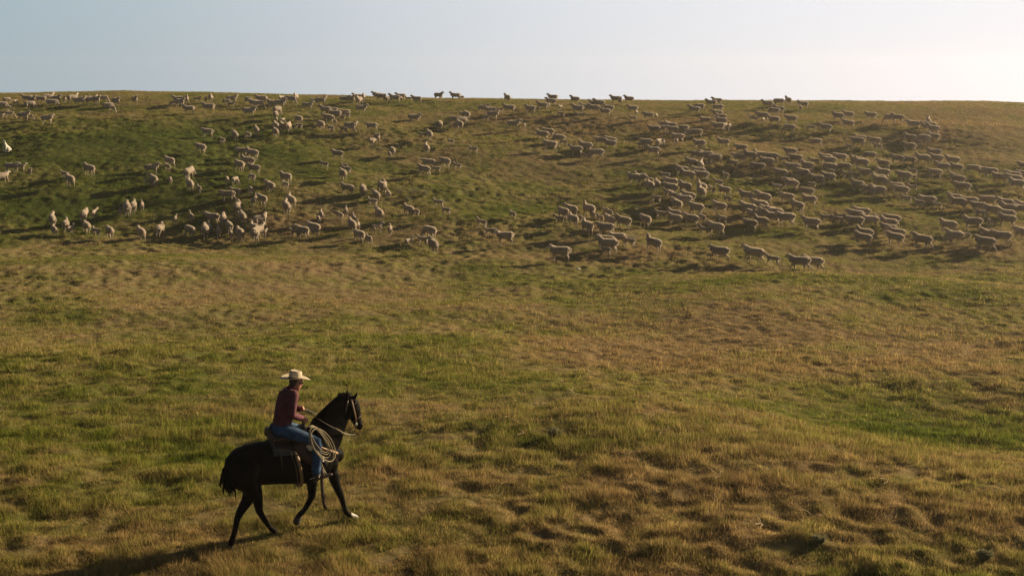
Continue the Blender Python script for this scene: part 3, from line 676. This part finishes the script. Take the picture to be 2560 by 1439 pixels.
leg([(-.60, .15, 1.25), (-.55, .155, 1.0), P(288, 950, .14), P(300, 1010, .14), P(312, 1085, .14), P(338, 1130, .14), P(385, 1195, .14), P(420, 1228, .14), P(430, 1243, .14), P(440, 1254, .14)],
    [(.15, .22), (.14, .19), (.085, .12), (.070, .085), (.048, .066), (.040, .048), (.033, .037), (.040, .045), (.034, .038), (.044, .046)])
leg([(.50, -.17, 1.15), P(690, 840, -.17), P(690, 915, -.16), P(690, 975, -.16), P(672, 1015, -.16), P(640, 1070, -.16), P(618, 1095, -.16), P(602, 1108, -.16), P(592, 1128, -.16)],
    [(.09, .16), (.085, .12), (.062, .082), (.050, .058), (.038, .045), (.032, .036), (.038, .042), (.033, .036), (.042, .045)])
leg([(.62, .13, 1.15), P(838, 815, .13), P(862, 890, .13), P(893, 962, .13), P(908, 1003, .13), P(924, 1062, .13), P(938, 1092, .13), P(958, 1110, .13), P(975, 1122, .13)],
    [(.09, .15), (.085, .115), (.060, .078), (.050, .057), (.038, .043), (.032, .036), (.039, .043), (.033, .037), (.042, .045)])
body = link('body', H.build('body', .014, 5), horse, [M_horse])
for a, c, ly, m in (((104, 1338), (98, 1376), -.14, M_hoof), ((432, 1244), (446, 1272), .14, M_hoof), ((596, 1122), (580, 1158), -.16, M_hoof), ((972, 1116), (1003, 1136), .13, M_hoofw)):
    B = Blob(); p0 = P(*a, ly); p1 = P(*c, ly); B.tube([p0, (p0 + p1) / 2, p1], [.046, .053, .058], ref=(0, 1, 0), n=14); link('hoof', B.raw('hoof'), horse, [m])
# eyes
for s in (-1, 1):
    B = Blob(); B.ball(P(1000, 312, s * .098), (.018, .012, .016)); link('eye', B.raw('eye'), horse, [M_glass])
# mane along the crest, forelock, tail
rr = np.random.default_rng(4); B = Blob()
crest = [P(715, 425, 0), P(760, 378, 0), P(800, 342, 0), P(840, 302, 0), P(880, 268, 0), P(915, 242, 0), P(935, 236, 0)]
for i in range(60):
    t = i / 59 * (len(crest) - 1.001); k = int(t); c = crest[k] + (crest[k + 1] - crest[k]) * (t - k) + np.array([0, 0, -.015])
    l = rr.uniform(.14, .24); B.tube([c, c + np.array([-.015, .05, .0]), c + np.array([-.03 + rr.normal(0, .012), .10, -l * .5]), c + np.array([-.04 + rr.normal(0, .02), .12, -l])], [.020, .018, .014, .004], ref=(1, 0, 0), n=6)
for i in range(7):
    c = P(925 + i * 2, 240, 0); B.tube([c, c + np.array([-.07 - .01 * i, .0, .02]), c + np.array([-.13, .02 * i - .05, -.01 - .012 * i])], [.012, .009, .003], n=6)
    B.tube([P(945, 240, .02 - .007 * i), P(975, 262, .03 - .012 * i), P(1003, 292, .02 - .012 * i)], [.012, .010, .004], n=6)
link('mane', B.raw('mane'), horse, [M_mane])
B = Blob(); root = np.array([-.865, 0, 1.34])
for i in range(110):
    y = rr.normal(0, .055); x = rr.normal(0, .03); ez = rr.uniform(.55, 1.0); l = .40 * ez
    B.tube([root, root + np.array([-.03, y * .4, -.04]), root + np.array([-.045 + x, y, -.22]), root + np.array([-.045 + x * 1.6, y * 1.3, -.22 - l * .5]), root + np.array([-.005 + x * 2, y * 1.2, -.22 - l + .12])], [.035, .032, .024, .017, .004], ref=(0, 1, 0), n=6)
B.tube([root + np.array([-.02, 0, -.3]), root + np.array([.05, 0, -.46]), root + np.array([.06, 0, -.64])], [.03, .014, .004], ref=(0, 1, 0), n=6)
link('tail', B.raw('tail'), horse, [M_mane])
# bridle
def strap(name, pts, wdt, parent, m, th=.006, ref=(0, 1, 0)):
    """flat leather strap following points; width lies across the ref direction"""
    pts = [np.array(p, float) for p in pts]; g = []; ref = np.array(ref, float)
    for i, p in enumerate(pts):
        t = pts[min(i + 1, len(pts) - 1)] - pts[max(i - 1, 0)]; t /= np.linalg.norm(t)
        a = np.cross(t, ref); a /= (np.linalg.norm(a) + 1e-9); g.append([p - a * wdt / 2, p, p + a * wdt / 2])
    return link(name, grid_mesh(g, name, th), parent, [m])
bridle = bpy.data.objects.new('bridle', None); C.objects.link(bridle); bridle.parent = horse
for s in (-1, 1):
    w_ = lambda a, b, l: P(a, b, s * l)
    strap('cheek_strap', [w_(962, 262, .03), w_(975, 285, .095), w_(992, 350, .112), w_(1003, 400, .098), w_(1010, 450, .078)], .024, bridle, M_tan)
    B = Blob(); B.ball(w_(1009, 462, .076), (.026, .010, .03)); link('bit', B.raw('bit'), bridle, [M_metal])
strap('browband', [P(990, 275, .09), P(1004, 262, .06), P(1008, 262, 0), P(1004, 268, -.06), P(990, 290, -.105)], .022, bridle, M_tan, ref=(0, .2, 1))
strap('noseband', [P(1012, 425, .085), P(1034, 400, .06), P(1042, 392, 0), P(1034, 404, -.06), P(1012, 425, -.09), P(985, 440, -.07), P(972, 445, 0), P(985, 440, .07), P(1012, 425, .085)], .022, bridle, M_dleather, ref=(.4, 0, 1))
strap('throat_latch', [P(955, 268, -.09), P(942, 330, -.118), P(930, 400, -.075), P(926, 425, 0)], .018, bridle, M_dleather)
def cord(name, pts, r, parent, m, n=8, sub=5):
    pts = [np.array(p, float) for p in pts]; q = []
    for i in range(len(pts) - 1):
        p0, p1, p2, p3 = pts[max(i - 1, 0)], pts[i], pts[i + 1], pts[min(i + 2, len(pts) - 1)]
        for k in range(sub):
            t = k / sub; q.append(.5 * ((2 * p1) + (-p0 + p2) * t + (2 * p0 - 5 * p1 + 4 * p2 - p3) * t * t + (-p0 + 3 * p1 - 3 * p2 + p3) * t**3))
    q.append(pts[-1]); B = Blob(); B.tube(q, [r] * len(q), ref=(.13, .31, .9), n=n); me_ = B.raw(name)
    for p_ in me_.polygons: p_.use_smooth = True
    return link(name, me_, parent, [m])
cord('rein', [P(628, 352, .02), P(665, 375, .0), P(725, 415, -.15), P(790, 455, -.20), P(850, 488, -.19), P(900, 512, -.155), P(950, 530, -.11), P(990, 520, -.09), P(1009, 466, -.080)], .006, horse, M_dleather)
cord('rein_end', [P(868, 492, -.185), P(900, 512, -.165), P(935, 530, -.13), P(968, 536, -.11), P(1000, 533, -.10)], .009, horse, M_rope)
cord('rein', [P(628, 352, .05), P(672, 362, .10), P(735, 395, .19), P(800, 430, .21), P(870, 470, .18), P(950, 500, .12), P(1009, 466, .080)], .006, horse, M_dleather)
cord('rein_end', [P(632, 350, .02), P(660, 366, .01), P(690, 385, -.03)], .008, horse, M_rope)
cord('rein_end', [P(905, 520, -.13), P(935, 560, -.12), P(950, 600, -.12), P(915, 612, -.11), P(918, 640, -.11)], .005, horse, M_rope)

# ------------------------------------------------------------------ saddle with blanket underneath
blk = frame(link('saddle_blanket', grid_mesh([[barrel(x, a, .020 + .006 * math.sin(9 * x)) for a in np.linspace(-1.02, 1.02, 26)] for x in np.linspace(-.27, .44, 16)], 'saddle_blanket', .022), None, [M_blanket]))
tag(blk, 'grey green wool saddle blanket showing under the saddle skirt', 'saddle blanket')
saddle = frame(bpy.data.objects.new('saddle', None)); C.objects.link(saddle)
tag(saddle, 'brown leather stock saddle cinched on the black horse', 'saddle')
link('skirt', grid_mesh([[barrel(x, a, .046) for a in np.linspace(-.88 + .5 * abs(x - .08), .88 - .5 * abs(x - .08), 24)] for x in np.linspace(-.23, .38, 14)], 'skirt', .016), saddle, [M_leather])
link('fleece_lining', grid_mesh([[barrel(x, a, .034) for a in np.linspace(-.91 + .5 * abs(x - .08), .91 - .5 * abs(x - .08), 24)] for x in np.linspace(-.24, .39, 14)], 'fleece_lining', .012), saddle, [M_fleece])
B = Blob()
B.tube([(-.22, 0, 1.60), (-.12, 0, 1.605), (0, 0, 1.595), (.16, 0, 1.62), (.26, 0, 1.66)], [(.19, .06), (.21, .07), (.19, .065), (.15, .065), (.12, .06)])
link('seat', B.build('seat', .016, 3), saddle, [M_leather])
B = Blob()
for t in np.linspace(-1, 1, 9): B.ball((-.245 - .03 * (1 - t * t), t * .19, 1.62 + .115 * (1 - t * t)), (.035, .04, .05))
link('cantle', B.build('cantle', .015, 3), saddle, [M_leather])
B = Blob()
for t in np.linspace(-1, 1, 9): B.ball((.24 + .03 * (1 - t * t), t * .16, 1.62 + .075 * (1 - t * t)), (.055, .045, .055))
link('swell', B.build('swell', .015, 3), saddle, [M_dleather])
B = Blob(); B.tube([(.27, 0, 1.69), (.29, 0, 1.75), (.31, 0, 1.79)], [.034, .026, .028], ref=(0, 1, 0)); B.ball((.31, 0, 1.80), (.055, .045, .018)); link('horn', B.build('horn', .010, 2), saddle, [M_dleather])
for s in (-1, 1):
    k0 = P(700, 640, -.36); st_ = P(765, 835, -.42)
    top = np.array([.06, s * .24, 1.58]); mid = np.array([.20, s * .345, 1.36]); low = np.array([st_[0] - .04, s * .40, st_[2] + .20])
    strap('fender', [top, (top + mid) / 2 + np.array([0, s * .02, 0]), mid, (mid + low) / 2, low], .17, saddle, M_leather, .012)
    strap('stirrup_leather', [mid, low, low + np.array([.02, 0, -.09])], .06, saddle, M_dleather, .012)
    c = low + np.array([.03, s * .01, -.16]); B = Blob(); ring = []
    for q in np.linspace(.0, 2 * math.pi, 17): ring.append(c + np.array([0, math.sin(q) * .065, math.cos(q) * .08 if math.cos(q) > -.6 else -.055]))
    B.tube(ring, [(.010, .028)] * len(ring), ref=(1, 0, 0), n=8); link('stirrup', B.raw('stirrup'), saddle, [M_dleather])
def girth(name, x, dx, m, wdt, off=.012):
    g = []
    for a in np.linspace(-math.pi * .28, -math.pi * 1.72, 40):
        t = abs(math.sin(a / 1)); xx = x + dx * (1 - math.cos(a)) / 2; g.append([barrel(xx - wdt / 2, a, off + .006), barrel(xx, a, off + .01), barrel(xx + wdt / 2, a, off + .006)])
    return link(name, grid_mesh(g, name, .008), saddle, [m])
girth('front_cinch', .36, .06, M_fleece, .11, .010)
girth('rear_cinch', .04, .14, M_tan, .055, .030)
girth('latigo', -.04, .16, M_dleather, .02, .024)
strap('saddle_string', [barrel(-.18, -.8, .055), barrel(-.17, -.95, .065) + np.array([0, 0, -.06]), barrel(-.16, -1.1, .07) + np.array([0, 0, -.2])], .012, saddle, M_dleather)
# breast collar
g = []
for q in np.linspace(-1, 1, 31):
    a = q * 1.9; x = .34 + .49 * math.cos(a * .78)**1; yb = math.sin(a * .82) * .270; z = 1.20 + .26 * abs(q)**1.7 - .0
    zc = np.interp(min(x, .80), SECT[:, 0], SECT[:, 1]); ry = np.interp(min(x, .80), SECT[:, 0], SECT[:, 3]) + .02
    wd_ = .022 + .014 * (1 - abs(q)); g.append([(x + .01, yb, z - wd_), (x + .02, yb * 1.02, z), (x + .005, yb, z + wd_)])
link('breast_collar', grid_mesh(g, 'breast_collar', .010), saddle, [M_tan])
strap('hanging_strap', [P(765, 690, -.30), P(765, 780, -.33), P(762, 870, -.34), P(768, 960, -.34), P(778, 1030, -.34), P(792, 1072, -.34)], .055, saddle, M_dleather, .010)

# ------------------------------------------------------------------ coiled rope hung on the saddle
rope = frame(bpy.data.objects.new('coiled_rope', None)); C.objects.link(rope)
tag(rope, 'pale stiff rope coiled in loops hanging beside the rider knee', 'rope')
def loop(cx, cy, ax, ay, bx_, by_, ly, tilt):
    pts = []
    for q in np.linspace(0, 2 * math.pi, 34):
        c_, s_ = math.cos(q), math.sin(q)
        pts.append(P(cx + ax * c_ + bx_ * s_, cy + ay * c_ + by_ * s_, ly + tilt * s_))
    return pts
for k, (cx, cy, ax, ay, bx_, by_, ly) in enumerate([(762, 604, -72, -118, 46, -34, -.47), (755, 606, -66, -118, 60, -20, -.46), (748, 588, -60, -108, 44, -30, -.45), (745, 580, -58, -95, 38, -22, -.44), (742, 572, -56, -88, 28, -20, -.435), (772, 610, -66, -112, 58, -38, -.475)]):
    cord('rope_loop', loop(cx, cy, ax, ay, bx_, by_, ly, .05 + .01 * k), .0060, rope, M_rope, 8, 2)
cord('rope_tail', [P(672, 478, -.42), P(690, 470, -.40), P(710, 478, -.38), P(720, 500, -.40)], .0085, rope, M_rope)
cord('rope_tail', [P(750, 725, -.44), P(775, 780, -.42), P(800, 830, -.40), P(812, 862, -.38)], .007, rope, M_rope)

# ------------------------------------------------------------------ rider
rider = frame(bpy.data.objects.new('person', None)); C.objects.link(rider)
tag(rider, 'rider in straw hat, plum shirt and blue jeans on horseback holding reins', 'person')
pel = np.array([-.05, 0, 1.76]); wst = P(478, 435, 0); chs = P(500, 330, 0); shd = P(510, 245, 0); nek = P(545, 205, 0); hed = P(574, 163, 0)
shR = P(560, 248, -.185); elR = P(545, 395, -.27); wrR = P(622, 418, -.10); haR = P(648, 432, -.07)
shL = np.array([shR[0] + .01, .175, shR[2] - .03]); elL = np.array([.10, .27, 2.02]); wrL = P(603, 352, .09); haL = P(620, 345, .05)
hpR = np.array([-.04, -.11, 1.72]); knR = P(728, 590, -.36); anR = P(722, 800, -.41); hpL = hpR * np.array([1, -1, 1]); knL = knR * np.array([1, -1, 1]); anL = anR * np.array([1, -1, 1])
def torso(B, g):
    B.tube([pel - np.array([0, 0, .06]), pel, pel * .4 + wst * .6, wst * .4 + chs * .6, chs, shd, nek - np.array([.01, 0, .05])],
           [(.155 + g, .125 + g), (.17 + g, .13 + g), (.160 + g, .125 + g), (.175 + g, .13 + g), (.19 + g, .135 + g), (.165 + g, .105 + g), (.070 + g, .070 + g)], ref=(1, 0, 0), n=20)
def arm(B, a, b, c, g, stop=1.0):
    B.tube([a, a * .5 + b * .5, b, b * .5 + c * .5, b + (c - b) * stop], [.062 + g, .052 + g, .046 + g, .042 + g, .032 + g], ref=(0, 1, .2))
def legm(B, a, b, c, g, stop=1.0):
    B.tube([a, a * .5 + b * .5, b, b * .6 + c * .4, b + (c - b) * stop], [(.10 + g, .10 + g), (.082 + g, .085 + g), .064 + g, .060 + g, .046 + g], ref=(0, 1, 0), n=16)
B = Blob(); torso(B, 0)
for a, b, c in ((shR, elR, wrR), (shL, elL, wrL)): arm(B, a, b, c, 0)
for a, b, c in ((hpR, knR, anR), (hpL, knL, anL)): legm(B, a, b, c, 0)
B.tube([nek - np.array([0, 0, .05]), nek, hed - np.array([.02, 0, .03])], [(.06, .06), (.054, .056), (.055, .06)], ref=(1, 0, 0))
ht = math.radians(18)                                             # head tipped forward, looking ahead and down
Rh = np.array([[math.cos(ht), 0, math.sin(ht)], [0, 1, 0], [-math.sin(ht), 0, math.cos(ht)]])
def hp(x, y, z): return hed + Rh @ np.array([x, y, z])
B.ball(hp(0, 0, .03), (.098, .076, .105), Rh); B.ball(hp(.02, 0, -.035), (.075, .062, .085), Rh)
B.tube([hp(.085, 0, .02), hp(.112, 0, -.012), hp(.098, 0, -.025)], [.012, .016, .012], ref=(0, 1, 0)); B.ball(hp(.075, 0, -.10), (.022, .026, .018), Rh)
B.tube([hp(.088, -.022, -.058), hp(.094, 0, -.056), hp(.088, .022, -.058)], [.008, .010, .008])
for s in (-1, 1): B.ball(hp(-.005, s * .080, -.005), (.020, .010, .032), Rh)
def hand(B, wr, ha, side, up):
    """closed fist: palm, four curled fingers of different lengths, thumb from the side of the palm"""
    f = ha - wr; f /= np.linalg.norm(f); k = np.cross(f, np.array([0, 0, 1.0])); k /= np.linalg.norm(k); k = k * side; u = np.cross(k, f) * side
    B.tube([wr, wr * .4 + ha * .6, ha], [(.028, .022), (.040, .020), (.042, .018)], ref=tuple(k), n=12)
    for i, (o_, ln_) in enumerate(((-.030, .034), (-.010, .038), (.010, .036), (.029, .028))):
        b = ha + u * o_; p1 = b + f * ln_; p2 = p1 - k * .030 + f * .004; p3 = p2 - f * ln_ * .8
        B.tube([b - f * .01, p1, p2, p3], [.0105, .010, .009, .0085], ref=tuple(u), n=8)
    t0 = wr * .5 + ha * .5 - u * .030; B.tube([t0, t0 - u * .018 + f * .025 - k * .012, t0 - u * .006 + f * .052 - k * .028], [.013, .011, .009], ref=tuple(k), n=8)
hand(B, wrR, haR, 1, 0); hand(B, wrL, haL, -1, 0)
link('body', B.build('body', .009, 3), rider, [M_skin])
B = Blob(); torso(B, .014); arm(B, shR, elR, wrR, .016, .93); arm(B, shL, elL, wrL, .016, .93)
B.tube([shR + np.array([-.01, .0, -.005]), shd * .5 + (shR + shL) * .25 + np.array([-.01, 0, -.01]), shL + np.array([-.01, 0, -.005])], [.074, .10, .072], ref=(0, 0, 1))
rr = np.random.default_rng(8)
for _ in range(26):                                               # folds of cloth
    z = rr.uniform(0, 1); c = wst + (shd - wst) * z; a = rr.uniform(0, 6.28)
    q = c + np.array([math.cos(a) * .118, math.sin(a) * .165, rr.normal(0, .01)]); B.tube([q, q + np.array([rr.normal(0, .015), rr.normal(0, .03), -.09])], [.016, .010], ref=(1, .2, 0), n=8)
for a, b in ((shR, elR), (elR, wrR), (shL, elL)):
    for t in (.25, .5, .75, .95):
        c = a + (b - a) * t; B.ball(c + np.array([rr.normal(0, .008), rr.normal(0, .008), 0]), (.058, .058, .02))
me_ = B.build('shirt', .011, 3)
bm = bmesh.new(); bm.from_mesh(me_); zc = wst[2] - .085
bmesh.ops.bisect_plane(bm, geom=bm.verts[:] + bm.edges[:] + bm.faces[:], plane_co=(0, 0, zc), plane_no=(.08, 0, -1), clear_outer=True); bm.to_mesh(me_); bm.free()
link('shirt', me_, rider, [M_shirt])
B = Blob(); B.tube([nek - np.array([.03, 0, .045]), nek - np.array([.015, 0, .0]), nek + np.array([.0, 0, .018])], [(.082, .08), (.072, .072), (.066, .066)], ref=(1, 0, 0)); link('collar', B.build('collar', .01, 2), rider, [M_shirt])
B = Blob()
B.tube([pel - np.array([0, 0, .07]), pel, wst * .8 + pel * .2 - np.array([0, 0, .03])], [(.17, .14), (.188, .15), (.168, .132)], ref=(1, 0, 0), n=20)
legm(B, hpR, knR, anR, .016, .93); legm(B, hpL, knL, anL, .016, .93)
B.ball((-.12, -.085, 1.72), (.11, .10, .10)); B.ball((-.12, .085, 1.72), (.11, .10, .10))
for k_, a_ in ((knR, anR), (knL, anL)):
    B.tube([a_ * .45 + k_ * .55, a_ * .1 + k_ * -.0 + (a_ * .9)], [.074, .072], ref=(0, 1, 0))
    for t in (.05, .12, .5, .8, .88): B.ball(k_ + (a_ - k_) * t + np.array([rr.normal(0, .01), 0, 0]), (.076, .070, .016))
link('jeans', B.build('jeans', .011, 3), rider, [M_jeans])
g = [[np.array([wst[0] + math.cos(a) * .135, math.sin(a) * .168, wst[2] - .10 + dz_]) for dz_ in (-.018, .018)] for a in np.linspace(0, 2 * math.pi, 32)]
link('belt', grid_mesh([[r_[0], (r_[0] + r_[1]) / 2, r_[1]] for r_ in g], 'belt', .006), rider, [M_dleather])
for s, an in ((-1, anR), (1, anL)):
    to = P(828, 818, -.43); to = np.array([to[0], s * .44, to[2]]); he = P(722, 850, -.42); he = np.array([he[0], s * .42, he[2]])
    B = Blob(); B.tube([an + np.array([-.0, 0, .06]), an, he + np.array([.0, 0, .05])], [.058, .055, .050], ref=(0, 1, 0)); B.tube([he + np.array([0, 0, .01]), he * .5 + to * .5 + np.array([0, 0, -.0]), to], [(.036, .045), (.044, .034), (.036, .022)], ref=(0, 0, 1)); B.tube([he + np.array([-.01, 0, 0]), he + np.array([-.02, 0, -.05])], [.030, .028], ref=(0, 1, 0))
    bt = link('boot', B.build('boot', .010, 3), rider, [M_boot])
    cord('spur', [he + np.array([.03, -.04, .03]), he + np.array([-.045, -.02, .025]), he + np.array([-.10, 0, .005])], .007, bt, M_metal)
# hair, glasses, hat
B = Blob(); B.ball(hp(-.022, 0, .02), (.090, .080, .085), Rh); link('hair', B.raw('hair'), rider, [M_hair])
B = Blob()
for s in (-1, 1): B.ball(hp(.088, s * .034, .022), (.012, .028, .018), Rh)
B.tube([hp(.09, -.06, .026), hp(.02, -.082, .026)], [.004, .004]); B.tube([hp(.09, .06, .026), hp(.02, .082, .026)], [.004, .004]); link('sunglasses', B.raw('sunglasses'), rider, [M_glass])
hat = bpy.data.objects.new('hat', None); C.objects.link(hat); hat.parent = rider
b0 = hed + np.array([-.005, 0, .075]); tl = math.radians(7); Rt = np.array([[math.cos(tl), 0, math.sin(tl)], [0, 1, 0], [-math.sin(tl), 0, math.cos(tl)]])
gg = []
for rr_ in np.linspace(0, 1, 9):
    row = []
    for a in np.linspace(0, 2 * math.pi, 49):
        rx = .100 + rr_ * .135; ry = .082 + rr_ * .095; side = abs(math.sin(a))**1.6
        zz = .035 * rr_**1.8 * side - .022 * rr_**1.5 * (1 - side) * (1.0 if math.cos(a) > 0 else .3)
        row.append(b0 + Rt @ np.array([rx * math.cos(a), ry * math.sin(a), zz]))
    gg.append(row)
link('brim', grid_mesh(gg, 'brim', .005), hat, [M_hat])
gg = []
for t, sx, sz in ((0, 1.0, 0.0), (.2, .99, .030), (.45, .97, .065), (.7, .95, .097), (.85, .91, .115), (.93, .83, .122), (1.0, .70, .118), (1.0, .4, .102), (1.0, .12, .095), (1.0, .01, .094)):
    gg.append([b0 + Rt @ np.array([.100 * sx * math.cos(a), .084 * sx * math.sin(a) * (1 - .12 * t * max(0, math.cos(a))), sz - (.014 * t * (1 if math.cos(a) > 0 else 0) * abs(math.cos(a)))]) for a in np.linspace(0, 2 * math.pi, 41)])
link('crown', grid_mesh(gg, 'crown', .005), hat, [M_hat])
link('hat_band', grid_mesh([[b0 + Rt @ np.array([.104 * k_ * math.cos(a), .088 * k_ * math.sin(a), z_]) for z_, k_ in ((.002, 1.0), (.012, .995), (.022, .99))] for a in np.linspace(0, 2 * math.pi, 41)], 'hat_band', .004), hat, [M_band])

# ------------------------------------------------------------------ thin evening haze lying over the pasture
M_h = bpy.data.materials.new('haze'); M_h.use_nodes = True; t = M_h.node_tree; t.nodes.clear()
o_ = N('ShaderNodeOutputMaterial', t); pv = N('ShaderNodeVolumePrincipled', t); pv.inputs['Color'].default_value = (.95, .92, .88, 1)
pv.inputs['Density'].default_value = .0003; pv.inputs['Anisotropy'].default_value = .55; t.links.new(pv.outputs[0], o_.inputs['Volume'])
zlo = float(GZZ.min()) - 1; xb = float(np.abs(GXX).max()) + 10; v = [(x, y, z) for z in (zlo, 10.5) for y in (-70, 310) for x in (-xb, xb)]
hz = link('haze', mesh_from(v, [(0, 2, 3, 1), (4, 5, 7, 6), (0, 1, 5, 4), (2, 6, 7, 3), (0, 4, 6, 2), (1, 3, 7, 5)], 'haze'), None, [M_h])
tag(hz, 'thin warm haze over the whole hillside', 'haze', kind='stuff')
